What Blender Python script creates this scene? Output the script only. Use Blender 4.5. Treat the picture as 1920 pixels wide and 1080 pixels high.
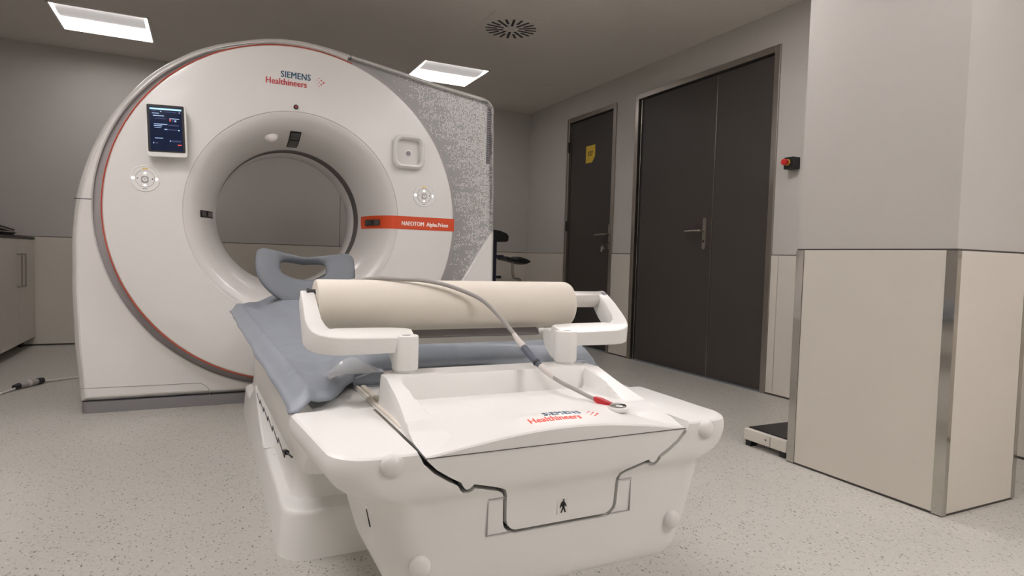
import bpy, bmesh, math, random
from mathutils import Vector, Matrix, noise
random.seed(7)
PI = math.pi
for o in list(bpy.data.objects):
    bpy.data.objects.remove(o, do_unlink=True)
SC = bpy.context.scene
COL = SC.collection
# ---------------------------------------------------------------- camera
YAW, PITCH, ROLL, CH, FPX = 0.4555, -0.0463, 0.0289, 0.8129, 1178.04
fw = Vector((math.sin(YAW)*math.cos(PITCH), math.cos(YAW)*math.cos(PITCH), math.sin(PITCH)))
rt = Vector((math.cos(YAW), -math.sin(YAW), 0)); up = rt.cross(fw)
r2 = rt*math.cos(ROLL) + up*math.sin(ROLL); u2 = up*math.cos(ROLL) - rt*math.sin(ROLL)
cam = bpy.data.cameras.new('camera'); cam.lens = FPX/1920*36; cam.sensor_width = 36
cam.clip_start = .02; cam.clip_end = 60
co = bpy.data.objects.new('camera', cam); COL.objects.link(co)
co.matrix_world = Matrix(((r2.x, u2.x, -fw.x, 0), (r2.y, u2.y, -fw.y, 0), (r2.z, u2.z, -fw.z, CH), (0, 0, 0, 1)))
SC.camera = co
# ---------------------------------------------------------------- world, exposure, lamps
w = bpy.data.worlds.new('world'); SC.world = w; w.use_nodes = True
w.node_tree.nodes['Background'].inputs[0].default_value = (.9, .92, 1, 1)
w.node_tree.nodes['Background'].inputs[1].default_value = .05
SC.view_settings.view_transform = 'Standard'; SC.view_settings.look = 'None'
SC.view_settings.gamma = 1; SC.view_settings.use_curve_mapping = False
SC.view_settings.exposure = 0.22
# recessed ceiling luminaires: centre x, y, lamp watts (the unseen pair level with the table foot is added to brighten its top)
LAMPS = [(-.655, 5.435, 7.0), (1.895, 5.30, 6.5), (-.655, 2.25, 24), (1.895, 2.25, 24),
         (-.655, .75, 33), (1.895, .75, 9), (-.655, -.9, 6), (1.895, -.9, 62)]
H, XW, YB, XL, YF, J = 2.417, 3.224, 6.245, -1.85, -2.4, .885

# ---------------------------------------------------------------- materials
def mat(name, col, rough=.5, metal=0., spec=.5, bump=0., bscale=200, vary=0., vscale=3, emit=None, estr=0, alpha=1., coat=0):
    m = bpy.data.materials.new(name); m.use_nodes = True; n = m.node_tree.nodes; l = m.node_tree.links
    b = n['Principled BSDF']
    b.inputs['Base Color'].default_value = (*col, 1); b.inputs['Roughness'].default_value = rough
    b.inputs['Metallic'].default_value = metal; b.inputs['Specular IOR Level'].default_value = spec
    b.inputs['Coat Weight'].default_value = coat; b.inputs['Coat Roughness'].default_value = .15
    if emit: b.inputs['Emission Color'].default_value = (*emit, 1); b.inputs['Emission Strength'].default_value = estr
    if alpha < 1: b.inputs['Alpha'].default_value = alpha
    tc = n.new('ShaderNodeTexCoord')
    if bump:
        t = n.new('ShaderNodeTexNoise'); t.inputs['Scale'].default_value = bscale; t.inputs['Detail'].default_value = 3
        l.new(tc.outputs['Object'], t.inputs['Vector'])
        bp = n.new('ShaderNodeBump'); bp.inputs['Strength'].default_value = bump; bp.inputs['Distance'].default_value = .001
        l.new(t.outputs['Fac'], bp.inputs['Height']); l.new(bp.outputs['Normal'], b.inputs['Normal'])
    if vary:
        t = n.new('ShaderNodeTexNoise'); t.inputs['Scale'].default_value = vscale; t.inputs['Detail'].default_value = 4
        l.new(tc.outputs['Object'], t.inputs['Vector'])
        r = n.new('ShaderNodeMapRange'); r.inputs['To Min'].default_value = 1-vary; r.inputs['To Max'].default_value = 1+vary
        l.new(t.outputs['Fac'], r.inputs['Value'])
        mx = n.new('ShaderNodeMix'); mx.data_type = 'RGBA'; mx.blend_type = 'MULTIPLY'; mx.inputs['Factor'].default_value = 1
        mx.inputs['A'].default_value = (*col, 1); l.new(r.outputs['Result'], mx.inputs['B']); l.new(mx.outputs['Result'], b.inputs['Base Color'])
    return m
def s2l(*c): return tuple(((x/255+.055)/1.055)**2.4 if x > 10 else x/255/12.92 for x in c)
M = {}
M['paint'] = mat('wall_paint', s2l(196, 192, 186), .85, bump=.25, bscale=260, vary=.03)
M['ceil'] = mat('ceiling_paint', s2l(222, 216, 208), .9, bump=.1, bscale=120, vary=.03)
M['panel'] = mat('laminate_panel', s2l(215, 209, 198), .5, bump=.15, bscale=500, vary=.02)
M['joint'] = mat('dark_joint', s2l(74, 69, 66), .8, vary=.1)
M['steel'] = mat('brushed_steel', s2l(176, 170, 162), .32, 1., bump=.2, bscale=300, vary=.06, vscale=6)
M['polished'] = mat('polished_steel', s2l(190, 186, 180), .09, 1., bump=.5, bscale=6, vary=.05, vscale=8)
M['alu'] = mat('satin_aluminium', s2l(228, 226, 222), .3, .8, vary=.03)
M['chrome'] = mat('chrome', s2l(215, 213, 210), .12, 1., vary=.03)
M['door'] = mat('door_laminate', s2l(67, 62, 58), .55, bump=.12, bscale=400, vary=.05)
M['black'] = mat('black_plastic', s2l(22, 22, 24), .45, vary=.1)
M['dkgrey'] = mat('dark_grey_plastic', s2l(62, 60, 62), .5, vary=.05)
M['white'] = mat('white_lacquer', s2l(229, 227, 223), .38, coat=.25, bump=.06, bscale=700, vary=.012)
M['white2'] = mat('white_cover_plastic', s2l(235, 234, 230), .42, coat=.2, bump=.08, bscale=900, vary=.012)
M['funnel'] = mat('funnel_plastic', s2l(216, 213, 209), .32, coat=.4, vary=.01)
M['plinth'] = mat('grey_plinth', s2l(140, 138, 141), .5, vary=.03)
M['groove'] = mat('grey_groove', s2l(168, 163, 163), .55, vary=.03)
M['red'] = mat('red_trim', s2l(214, 84, 58), .5, vary=.03)
M['orange'] = mat('orange_strip', s2l(208, 72, 26), .45, vary=.03)
M['teal'] = mat('teal_print', s2l(30, 82, 112), .6, vary=.03)
M['redprint'] = mat('red_print', s2l(196, 56, 62), .6, vary=.03)
M['coralprint'] = mat('coral_print', s2l(238, 92, 78), .6, vary=.03)
M['whiteprint'] = mat('white_print', s2l(245, 240, 235), .6, vary=.02)
M['glass'] = mat('dark_glass', s2l(40, 38, 40), .12, coat=1, vary=.1)
M['ring'] = mat('dark_bore_ring', s2l(84, 78, 76), .4, vary=.05)
M['roll'] = mat('paper_roll', s2l(226, 219, 206), .8, bump=.15, bscale=120, vary=.015)
M['sheet'] = mat('grey_blue_vinyl', s2l(134, 141, 149), .5, bump=.35, bscale=55, vary=.05, vscale=9)
M['foam'] = mat('grey_foam', s2l(114, 119, 125), .7, bump=.3, bscale=300, vary=.04)
M['clear'] = mat('clear_film', s2l(238, 240, 242), .12, alpha=.5, vary=.02)
M['cable'] = mat('grey_cable', s2l(164, 160, 156), .5, vary=.04)
M['cablew'] = mat('light_cable', s2l(212, 206, 200), .5, vary=.03)
M['conn'] = mat('slate_connector', s2l(88, 92, 104), .5, vary=.04)
M['clip'] = mat('red_clip', s2l(178, 20, 34), .4, vary=.04)
M['yellow'] = mat('yellow_label', s2l(228, 190, 64), .6, vary=.06)
M['btn'] = mat('red_button', s2l(205, 30, 28), .4, vary=.04)
M['cab'] = mat('cabinet_laminate', s2l(208, 201, 192), .5, bump=.1, bscale=400, vary=.02)
M['navy'] = mat('navy_paint', s2l(30, 36, 58), .45, vary=.05)
M['diff'] = mat('lamp_diffuser', s2l(235, 232, 230), .6, emit=s2l(255, 250, 248), estr=.3, vary=.02)
M['refl'] = mat('lamp_reflector', s2l(245, 245, 245), .5, emit=s2l(255, 249, 250), estr=3, vary=.02)
M['screen'] = mat('tablet_screen', s2l(8, 12, 26), .1, emit=s2l(20, 34, 66), estr=.5, vary=.02)
M['ui_w'] = mat('screen_text', s2l(150, 170, 200), .4, emit=s2l(150, 175, 215), estr=.45, vary=.02)
M['ui_b'] = mat('screen_bar', s2l(150, 200, 235), .4, emit=s2l(160, 215, 250), estr=.95, vary=.02)
M['ui_d'] = mat('screen_field', s2l(40, 52, 86), .4, emit=s2l(52, 66, 104), estr=.4, vary=.02)
M['ui_r'] = mat('screen_red', s2l(180, 70, 60), .4, emit=s2l(205, 70, 52), estr=.6, vary=.02)
M['led'] = mat('lit_arrow', s2l(255, 255, 255), .4, emit=s2l(255, 255, 255), estr=.9, vary=.01)

def floor_mat():
    m = mat('vinyl_floor', s2l(190, 187, 179), .42); n = m.node_tree.nodes; l = m.node_tree.links; b = n['Principled BSDF']
    tc = n.new('ShaderNodeTexCoord'); col = None
    base = n.new('ShaderNodeTexNoise'); base.inputs['Scale'].default_value = 2.2; base.inputs['Detail'].default_value = 5
    l.new(tc.outputs['Object'], base.inputs['Vector'])
    cr = n.new('ShaderNodeValToRGB'); cr.color_ramp.elements[0].color = (*s2l(184, 182, 174), 1); cr.color_ramp.elements[1].color = (*s2l(197, 194, 186), 1)
    l.new(base.outputs['Fac'], cr.inputs['Fac']); prev = cr.outputs['Color']
    for sx, sy, sc, thr, pk, dark, rot in ((1, .5, 120, .27, .42, s2l(92, 92, 86), .6), (.5, 1, 170, .27, .5, s2l(112, 111, 104), -.4), (1, .8, 90, .26, .6, s2l(208, 206, 200), 1.2)):
        mp = n.new('ShaderNodeMapping'); mp.inputs['Scale'].default_value = (sx, sy, 1); mp.inputs['Rotation'].default_value = (0, 0, rot)
        l.new(tc.outputs['Object'], mp.inputs['Vector'])
        dn = n.new('ShaderNodeTexNoise'); dn.inputs['Scale'].default_value = 60
        l.new(mp.outputs['Vector'], dn.inputs['Vector'])
        ad = n.new('ShaderNodeVectorMath'); ad.operation = 'MULTIPLY_ADD'; ad.inputs[1].default_value = (.012, .012, 0)
        l.new(dn.outputs['Color'], ad.inputs[0]); l.new(mp.outputs['Vector'], ad.inputs[2])
        v = n.new('ShaderNodeTexVoronoi'); v.inputs['Scale'].default_value = sc; l.new(ad.outputs[0], v.inputs['Vector'])
        a = n.new('ShaderNodeMath'); a.operation = 'LESS_THAN'; a.inputs[1].default_value = thr; l.new(v.outputs['Distance'], a.inputs[0])
        sp = n.new('ShaderNodeSeparateColor'); l.new(v.outputs['Color'], sp.inputs[0])
        c = n.new('ShaderNodeMath'); c.operation = 'GREATER_THAN'; c.inputs[1].default_value = pk; l.new(sp.outputs[0], c.inputs[0])
        k = n.new('ShaderNodeMath'); k.operation = 'MULTIPLY'; l.new(a.outputs[0], k.inputs[0]); l.new(c.outputs[0], k.inputs[1])
        k2 = n.new('ShaderNodeMath'); k2.operation = 'MULTIPLY'; l.new(k.outputs[0], k2.inputs[0]); l.new(sp.outputs[1], k2.inputs[1])
        mx = n.new('ShaderNodeMix'); mx.data_type = 'RGBA'; l.new(k2.outputs[0], mx.inputs['Factor']); l.new(prev, mx.inputs['A']); mx.inputs['B'].default_value = (*dark, 1)
        prev = mx.outputs['Result']
    l.new(prev, b.inputs['Base Color'])
    return m
M['floor'] = floor_mat()

def dots_mat():                                   # printed pattern of small light squares, thicker towards the outer edge
    m = mat('dotted_grey_cover', s2l(157, 157, 154), .42); n = m.node_tree.nodes; l = m.node_tree.links; b = n['Principled BSDF']
    tc = n.new('ShaderNodeTexCoord'); sp = n.new('ShaderNodeSeparateXYZ'); l.new(tc.outputs['Object'], sp.inputs[0])
    def mth(op, a, c=None, d=None):
        k = n.new('ShaderNodeMath'); k.operation = op
        for i, x in enumerate((a, c, d)):
            if x is None: continue
            if isinstance(x, (int, float)): k.inputs[i].default_value = x
            else: l.new(x, k.inputs[i])
        return k.outputs[0]
    P = .0078
    u = mth('DIVIDE', sp.outputs['X'], P); v = mth('DIVIDE', sp.outputs['Z'], P)
    fu, fv = mth('FRACT', u), mth('FRACT', v); cu, cv = mth('FLOOR', u), mth('FLOOR', v)
    inside = mth('MULTIPLY', mth('MULTIPLY', mth('GREATER_THAN', fu, .2), mth('LESS_THAN', fu, .84)), mth('MULTIPLY', mth('GREATER_THAN', fv, .2), mth('LESS_THAN', fv, .84)))
    cb = n.new('ShaderNodeCombineXYZ'); l.new(cu, cb.inputs[0]); l.new(cv, cb.inputs[1])
    wn = n.new('ShaderNodeTexWhiteNoise'); wn.noise_dimensions = '2D'; l.new(cb.outputs[0], wn.inputs['Vector'])
    cb2 = n.new('ShaderNodeCombineXYZ'); l.new(mth('MULTIPLY', cu, .07), cb2.inputs[0]); l.new(mth('MULTIPLY', cv, .22), cb2.inputs[1])
    ns = n.new('ShaderNodeTexNoise'); ns.inputs['Scale'].default_value = 1; ns.inputs['Detail'].default_value = 2; l.new(cb2.outputs[0], ns.inputs['Vector'])
    zr = mth('SUBTRACT', 1.75, sp.outputs['Z'])       # the print starts further out lower down
    edge = mth('ADD', .60, mth('MULTIPLY', mth('MINIMUM', zr, .42), .62))
    edge2 = mth('SUBTRACT', edge, mth('MULTIPLY', mth('MAXIMUM', mth('SUBTRACT', zr, .75), 0), .42))
    dens = mth('MULTIPLY', mth('SUBTRACT', sp.outputs['X'], edge2), 3.0)
    dens = mth('ADD', dens, mth('MULTIPLY', mth('SUBTRACT', ns.outputs['Fac'], .5), 2.4))
    low = mth('MULTIPLY', mth('MAXIMUM', mth('SUBTRACT', 1.12, sp.outputs['Z']), 0), 1.3)
    dens = mth('MINIMUM', mth('SUBTRACT', dens, low), .80)
    on = mth('MULTIPLY', inside, mth('LESS_THAN', wn.outputs['Value'], dens))
    mx = n.new('ShaderNodeMix'); mx.data_type = 'RGBA'; l.new(on, mx.inputs['Factor'])
    mx.inputs['A'].default_value = (*s2l(157, 157, 154), 1); mx.inputs['B'].default_value = (*s2l(226, 224, 222), 1)
    l.new(mx.outputs['Result'], b.inputs['Base Color'])
    return m
M['dots'] = dots_mat()

# ---------------------------------------------------------------- helpers (all coordinates are world metres; obj() makes them local to the thing)
ORG = {}
def tag(o, label=None, cat=None, group=None, kind=None):
    if label: o['label'] = label
    if cat: o['category'] = cat
    if group: o['group'] = group
    if kind: o['kind'] = kind
    return o
def thing(name, loc, label, cat, group=None, kind=None):
    o = bpy.data.objects.new(name, None); o.empty_display_size = .1; COL.objects.link(o); o.location = loc
    ORG[o] = Vector(loc); return tag(o, label, cat, group, kind)
def obj(name, bm, m, parent=None, smooth=None, bevel=0, seg=2, label=None, org=None):
    me = bpy.data.meshes.new(name)
    bmesh.ops.remove_doubles(bm, verts=bm.verts, dist=1e-7)
    bmesh.ops.recalc_face_normals(bm, faces=bm.faces)
    off = Vector(org) if org is not None else (ORG[parent] if parent else Vector((0, 0, 0)))
    bm.transform(Matrix.Translation(-off))
    if smooth is not None:
        for f in bm.faces: f.smooth = True
        for e in bm.edges:
            if len(e.link_faces) == 2 and e.calc_face_angle(0) > math.radians(smooth): e.smooth = False
    bm.to_mesh(me); bm.free()
    for k in (m if isinstance(m, (list, tuple)) else [m]): me.materials.append(M[k])
    o = bpy.data.objects.new(name, me); COL.objects.link(o)
    if parent: o.parent = parent; ORG[o] = ORG[parent]
    else: ORG[o] = off; o.location = off
    if bevel:
        b = o.modifiers.new('bevel', 'BEVEL'); b.width = bevel; b.segments = seg; b.limit_method = 'ANGLE'; b.angle_limit = math.radians(30); b.harden_normals = smooth is not None
    if label: o['label'] = label
    return o
def box(x0, x1, y0, y1, z0, z1, bm=None):
    bm = bm or bmesh.new(); r = bmesh.ops.create_cube(bm, size=1)
    for v in r['verts']:
        v.co = Vector(((x0+x1)/2+v.co.x*(x1-x0), (y0+y1)/2+v.co.y*(y1-y0), (z0+z1)/2+v.co.z*(z1-z0)))
    return bm
def loft(loops, caps=(True, True), bm=None, closed=True):
    bm = bm or bmesh.new(); L = [[bm.verts.new(p) for p in lp] for lp in loops]; n = len(L[0])
    for a, b in zip(L, L[1:]):
        for i in range(n if closed else n-1):
            j = (i+1) % n
            bm.faces.new((a[i], a[j], b[j], b[i]))
    if caps[0]: bm.faces.new(L[0][::-1])
    if caps[1]: bm.faces.new(L[-1])
    return bm
def prism(pts, ax, a, b, bm=None):               # polygon extruded along axis ax (0,1,2)
    def P(p, t): return {0: (t, p[0], p[1]), 1: (p[0], t, p[1]), 2: (p[0], p[1], t)}[ax]
    return loft([[P(p, a) for p in pts], [P(p, b) for p in pts]], bm=bm)
def cyl(p0, p1, r0, r1=None, n=32, bm=None, caps=(True, True), prof=None):
    p0, p1 = Vector(p0), Vector(p1); d = (p1-p0); q = d.to_track_quat('Z', 'Y'); L = d.length
    r1 = r0 if r1 is None else r1
    prof = prof or [(0, r0), (1, r1)]
    return loft([[p0 + q @ Vector((r*math.cos(2*PI*i/n), r*math.sin(2*PI*i/n), t*L)) for i in range(n)] for t, r in prof], caps, bm)
def rcyl(p0, p1, r, c=.003, n=32, bm=None):       # cylinder with rounded rims
    L = (Vector(p1)-Vector(p0)).length; k = c/L
    return cyl(p0, p1, r, n=n, bm=bm, prof=[(0, r-c), (k*.3, r-c*.3), (k, r), (1-k, r), (1-k*.3, r-c*.3), (1, r-c)])
def ringlathe(cx, cz, prof, n=128, bm=None, a0=0, a1=2*PI, close=False):   # revolve (r, y) about a y axis
    full = abs(a1-a0-2*PI) < 1e-6; bm = bm or bmesh.new(); m = n if full else n+1
    L = [[bm.verts.new((cx+r*math.cos(a0+(a1-a0)*i/n), y, cz+r*math.sin(a0+(a1-a0)*i/n))) for i in range(m)] for r, y in prof]
    pairs = list(zip(L, L[1:])) + ([(L[-1], L[0])] if close else [])
    for a, b in pairs:
        for i in range(n):
            j = (i+1) % m
            bm.faces.new((a[i], a[j], b[j], b[i]))
    if not full and close:
        bm.faces.new([l[0] for l in L]); bm.faces.new([l[-1] for l in L][::-1])
    return bm
def tube(pts, r, n=12, bm=None, sub=6):           # smooth tube through points, radius may be a list
    P = [Vector(p) for p in pts]; R = r if isinstance(r, (list, tuple)) else [r]*len(P); Q = []; RR = []
    for i in range(len(P)-1):
        a, b, c, d = P[max(i-1, 0)], P[i], P[i+1], P[min(i+2, len(P)-1)]
        for k in range(sub):
            t = k/sub; Q.append(.5*((2*b)+(c-a)*t+(2*a-5*b+4*c-d)*t*t+(3*b-a-3*c+d)*t**3)); RR.append(R[i]+(R[i+1]-R[i])*t)
    Q.append(P[-1]); RR.append(R[-1]); loops = []; nrm = None
    for i, q in enumerate(Q):
        t = (Q[min(i+1, len(Q)-1)]-Q[max(i-1, 0)]).normalized()
        if nrm is None: nrm = t.orthogonal().normalized()
        nrm = (nrm - t*nrm.dot(t)).normalized(); bn = t.cross(nrm)
        loops.append([q+(nrm*math.cos(2*PI*k/n)+bn*math.sin(2*PI*k/n))*RR[i] for k in range(n)])
    return loft(loops, bm=bm)
def rrect(cx, cy, hx, hy, r, n=6):
    pts = []
    for sx, sy, a0 in ((1, 1, 0), (-1, 1, PI/2), (-1, -1, PI), (1, -1, 1.5*PI)):
        for i in range(n+1):
            a = a0+PI/2*i/n; pts.append((cx+sx*(hx-r)+r*math.cos(a), cy+sy*(hy-r)+r*math.sin(a)))
    return pts
def text(name, s, size, m, parent, origin, xdir, updir, depth=.0006, bold=.0, align='LEFT', sx=1., track=1., label=None, fmap=None):
    cu = bpy.data.curves.new(name, 'FONT'); cu.body = s; cu.size = size; cu.extrude = depth; cu.align_x = align
    cu.space_character = track; cu.resolution_u = 3
    t = bpy.data.objects.new(name, cu); COL.objects.link(t); dg = bpy.context.evaluated_depsgraph_get(); dg.update()
    me = bpy.data.meshes.new_from_object(t.evaluated_get(dg)); bpy.data.objects.remove(t)
    bm = bmesh.new()
    for k in ((-1, 0, 1) if bold else (0,)):
        m2 = me.copy(); m2.transform(Matrix.Translation((k*bold, 0, k*.00004))); bm.from_mesh(m2)
    x = Vector(xdir).normalized(); u = Vector(updir).normalized(); z = x.cross(u); u = z.cross(x)
    for v in bm.verts:
        c = v.co.copy(); v.co = Vector(origin)+x*c.x*sx+u*c.y+z*c.z
        if fmap: v.co = fmap(v.co, c.z)
    return obj(name, bm, m, parent, label=label)
def boolean(bmA, bmB, op):
    def mk(b):
        bmesh.ops.recalc_face_normals(b, faces=b.faces); me = bpy.data.meshes.new('t'); b.to_mesh(me); b.free(); o = bpy.data.objects.new('t', me); COL.objects.link(o); return o
    a, b = mk(bmA), mk(bmB); md = a.modifiers.new('b', 'BOOLEAN'); md.operation = op; md.object = b; md.solver = 'EXACT'
    dg = bpy.context.evaluated_depsgraph_get(); dg.update(); me = bpy.data.meshes.new_from_object(a.evaluated_get(dg))
    r = bmesh.new(); r.from_mesh(me); bpy.data.objects.remove(a); bpy.data.objects.remove(b); return r
def sstep(a, b, x):
    t = max(0, min(1, (x-a)/(b-a))); return t*t*(3-2*t)

# ================================================================ SETTING
def struct(name, label, cat, loc=(0, 0, 0)): return thing(name, loc, label, cat, kind='structure')
f = obj('floor', box(XL, XW, YF, YB, -.05, 0), 'floor'); tag(f, 'pale grey speckled vinyl floor with small dark flecks', 'floor', kind='structure')
# ceiling with real openings for the luminaires
xs = sorted({XL, XW} | {round(x+s, 4) for x, y, _ in LAMPS for s in (-.295, .295)})
ys = sorted({YF, YB} | {round(y+s, 4) for x, y, _ in LAMPS for s in (-.295, .295)})
cb = bmesh.new()
for i in range(len(xs)-1):
    for j in range(len(ys)-1):
        mx, my = (xs[i]+xs[i+1])/2, (ys[j]+ys[j+1])/2
        if any(abs(mx-x) < .294 and abs(my-y) < .294 for x, y, _ in LAMPS): continue
        cb.faces.new([cb.verts.new(p) for p in ((xs[i], ys[j], H), (xs[i], ys[j+1], H), (xs[i+1], ys[j+1], H), (xs[i+1], ys[j], H))])
bmesh.ops.remove_doubles(cb, verts=cb.verts, dist=1e-5)
c = obj('ceiling', cb, 'ceil'); tag(c, 'flat plain grey painted ceiling', 'ceiling', kind='structure')
md = c.modifiers.new('solid', 'SOLIDIFY'); md.thickness = .03; md.offset = 1 if c.data.polygons[0].normal.z > 0 else -1

def seamed_wall(name, label, cat, base, panels):
    t = struct(name, label, cat); ORG[t] = Vector((0, 0, 0))
    obj('upper_wall', base, 'paint', t)
    return t
wb = struct('wall_back', 'back wall, painted grey above pale laminate panels, behind the scanner', 'wall')
obj('plaster', box(XL, XW, YB, YB+.1, 0, H), 'paint', wb)
PJ = [-1.85, .155, 1.325, 2.495, 3.224]
for a, b in zip(PJ, PJ[1:]): obj('wall_panel', box(a+.002, b-.002, YB-.008, YB-.0001, .012, J-.004), 'panel', wb, bevel=.001)
obj('joint_line', box(XL, XW, YB-.004, YB-.0002, J-.0025, J+.0022), 'joint', wb)
obj('joint_line', box(XL, XW, YB-.006, YB-.0002, 0.0005, .0115), 'joint', wb)
obj('vertical_joint', box(1.175, 1.179, YB-.002, YB-.0002, J+.005, H), 'joint', wb)

DO = [(2.856, 4.320), (4.595, 5.417)]
wr = struct('wall_right', 'right wall with the two dark doors, grey paint above pale panels', 'wall')
pb = bmesh.new()
for a, b, z0, z1 in ((YF, DO[0][0], 0, H), (DO[0][1], DO[1][0], 0, H), (DO[1][1], YB, 0, H), (DO[0][0], DO[0][1], 2.2, H), (DO[1][0], DO[1][1], 2.2, H)):
    box(XW, XW+.12, a, b, z0, z1, pb)
obj('plaster', pb, 'paint', wr)
for a, b in ((YF, -.9), (-.9, .3), (.3, 1.5), (1.5, 2.80), (2.80, DO[0][0]), (DO[0][1], DO[1][0]), (DO[1][1], YB-.01)):
    obj('wall_panel', box(XW-.008, XW-.0001, a+.0015, b-.0015, .012, J-.004), 'panel', wr, bevel=.001)
    obj('joint_line', box(XW-.004, XW-.0002, a, b, J-.0025, J+.0022), 'joint', wr)
    obj('joint_line', box(XW-.006, XW-.0002, a, b, .0005, .0115), 'joint', wr)
t = struct('wall_left', 'left wall behind the cabinets', 'wall')
obj('plaster', box(XL-.1, XL, YF, YB, 0, H), 'paint', t)
t = struct('wall_front', 'wall behind the camera', 'wall')
obj('plaster', box(XL, XW, YF-.1, YF, 0, H), 'paint', t)

# doors
def door_frame(y0, y1, parent):
    fw_, d = .042, .012
    for nm, bx in (('door_frame', (XW-d, XW+.1, y0, y0+fw_, 0, 2.2)), ('door_frame', (XW-d, XW+.1, y1-fw_, y1, 0, 2.2)), ('door_frame', (XW-d, XW+.1, y0+fw_+.0005, y1-fw_-.0005, 2.2-fw_, 2.2))):
        obj(nm, box(*bx), 'steel', parent, bevel=.002)
def lever(parent, y, dirn, z=1.055, X=XW+.02, plate=True, L=.13):
    ob = obj('handle_plate', prism(rrect(y, z-.02, .016, .115, .015), 0, X-.008, X+.001), 'steel', parent, bevel=.001, label='long brushed steel handle plate')
    hb = tube([(X-.005, y, z), (X-.045, y, z), (X-.052, y+dirn*.012, z), (X-.052, y+dirn*L*.6, z), (X-.050, y+dirn*L, z-.003)], .0095, n=14)
    obj('lever', hb, 'steel', ob, smooth=40, org=ORG[parent]); ORG[ob] = ORG[parent]
    obj('keyhole', cyl((X-.009, y, z-.075), (X-.013, y, z-.075), .009, n=20), 'dkgrey', ob, org=ORG[parent])
    return ob
d1 = struct('door_1', 'dark grey double door in a brushed steel frame', 'door', (XW, 3.588, 0))
door_frame(2.856, 4.320, d1)
for a, b in ((2.901, 3.4105), (3.4155, 4.235)):
    lf = obj('door_leaf', box(XW+.02, XW+.065, a, b, .006, 2.150), 'door', d1, bevel=.002)
obj('rebate_profile', box(XW+.005, XW+.018, 4.250, 4.258, .004, 2.15), 'steel', d1)
obj('meeting_edge', box(XW+.017, XW+.030, 3.4106, 3.4154, .006, 2.15), 'steel', d1)
lever(d1, 3.485, 1, L=.15)
d2 = struct('door_2', 'single dark grey door in the far corner with a yellow label', 'door', (XW, 5.006, 0))
door_frame(4.595, 5.417, d2)
obj('door_leaf', box(XW+.02, XW+.065, 4.640, 5.372, .006, 2.150), 'door', d2, bevel=.002)
hp = lever(d2, 4.672, 1, L=.17)
kb = bmesh.new(); cyl((XW-.0, 4.70, .965), (XW-.02, 4.70, .965), .012, n=16, bm=kb); box(XW-.024, XW-.020, 4.685, 4.715, .92, .965, kb); box(XW-.027, XW-.022, 4.712, 4.74, .90, .955, kb)
obj('keys', kb, 'chrome', d2, label='bunch of keys hanging from the lock')
for z in (.35, 1.15, 1.92): obj('hinge', cyl((XW-.012, 5.375, z-.05), (XW-.012, 5.375, z+.05), .009, n=12), 'black', d2)
sg = thing('room_sign', (XW+.019, 5.03, 1.8), 'yellow paper label reading 127 stuck on the far single door', 'sign')
obj('label_sheet', prism([(4.952, 1.895), (5.108, 1.895), (5.108, 1.735), (5.0, 1.735), (4.952, 1.79)], 0, XW+.0185, XW+.0198), 'yellow', sg)
text('room_number', '127', .062, 'black', sg, (XW+.0182, 5.082, 1.80), (0, -1, 0), (0, 0, 1), bold=.0018, track=.95)

# pillar
PX0, PX1, PY0, PY1 = 2.192, 2.625, 1.199, 1.815
wp = struct('wall_pillar', 'square pillar in front of the right wall, panelled below with steel corner guards', 'pillar', (2.41, 1.5, 0))
obj('plaster', box(PX0+.004, PX1-.004, PY0+.004, PY1-.004, 0, H), 'paint', wp)
obj('joint_line', box(PX0+.001, PX1-.001, PY0+.001, PY1-.001, J-.003, J+.003), 'joint', wp)
obj('joint_line', box(PX0+.001, PX1-.001, PY0+.001, PY1-.001, .0005, .008), 'joint', wp)
for bx in ((PX0-.001, PX0+.005, PY0+.034, PY1-.036), (PX1-.005, PX1+.001, PY0+.02, PY1-.02)):
    obj('wall_panel', box(bx[0], bx[1], bx[2], bx[3], .0085, J-.003), 'panel', wp, bevel=.001)
for bx in ((PX0+.022, PX1-.022, PY0-.001, PY0+.005), (PX0+.02, PX1-.02, PY1-.005, PY1+.001)):
    obj('wall_panel', box(bx[0], bx[1], bx[2], bx[3], .0085, J-.003), 'panel', wp, bevel=.001)
for cx, cy, sx, sy in ((PX0, PY0, 1, 1), (PX0, PY1, 1, -1), (PX1, PY0, -1, 1), (PX1, PY1, -1, -1)):
    b = bmesh.new(); t_ = .003
    pl = [(cx-sx*.002, cy-sy*.002), (cx+sx*.021, cy-sy*.002), (cx+sx*.021, cy+sy*t_), (cx+sx*t_, cy+sy*t_), (cx+sx*t_, cy+sy*.034), (cx-sx*.002, cy+sy*.034)]
    obj('corner_guard', prism(pl, 2, .004, J-.003, b), 'polished', wp, bevel=.0008, label='polished steel corner guard')

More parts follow.
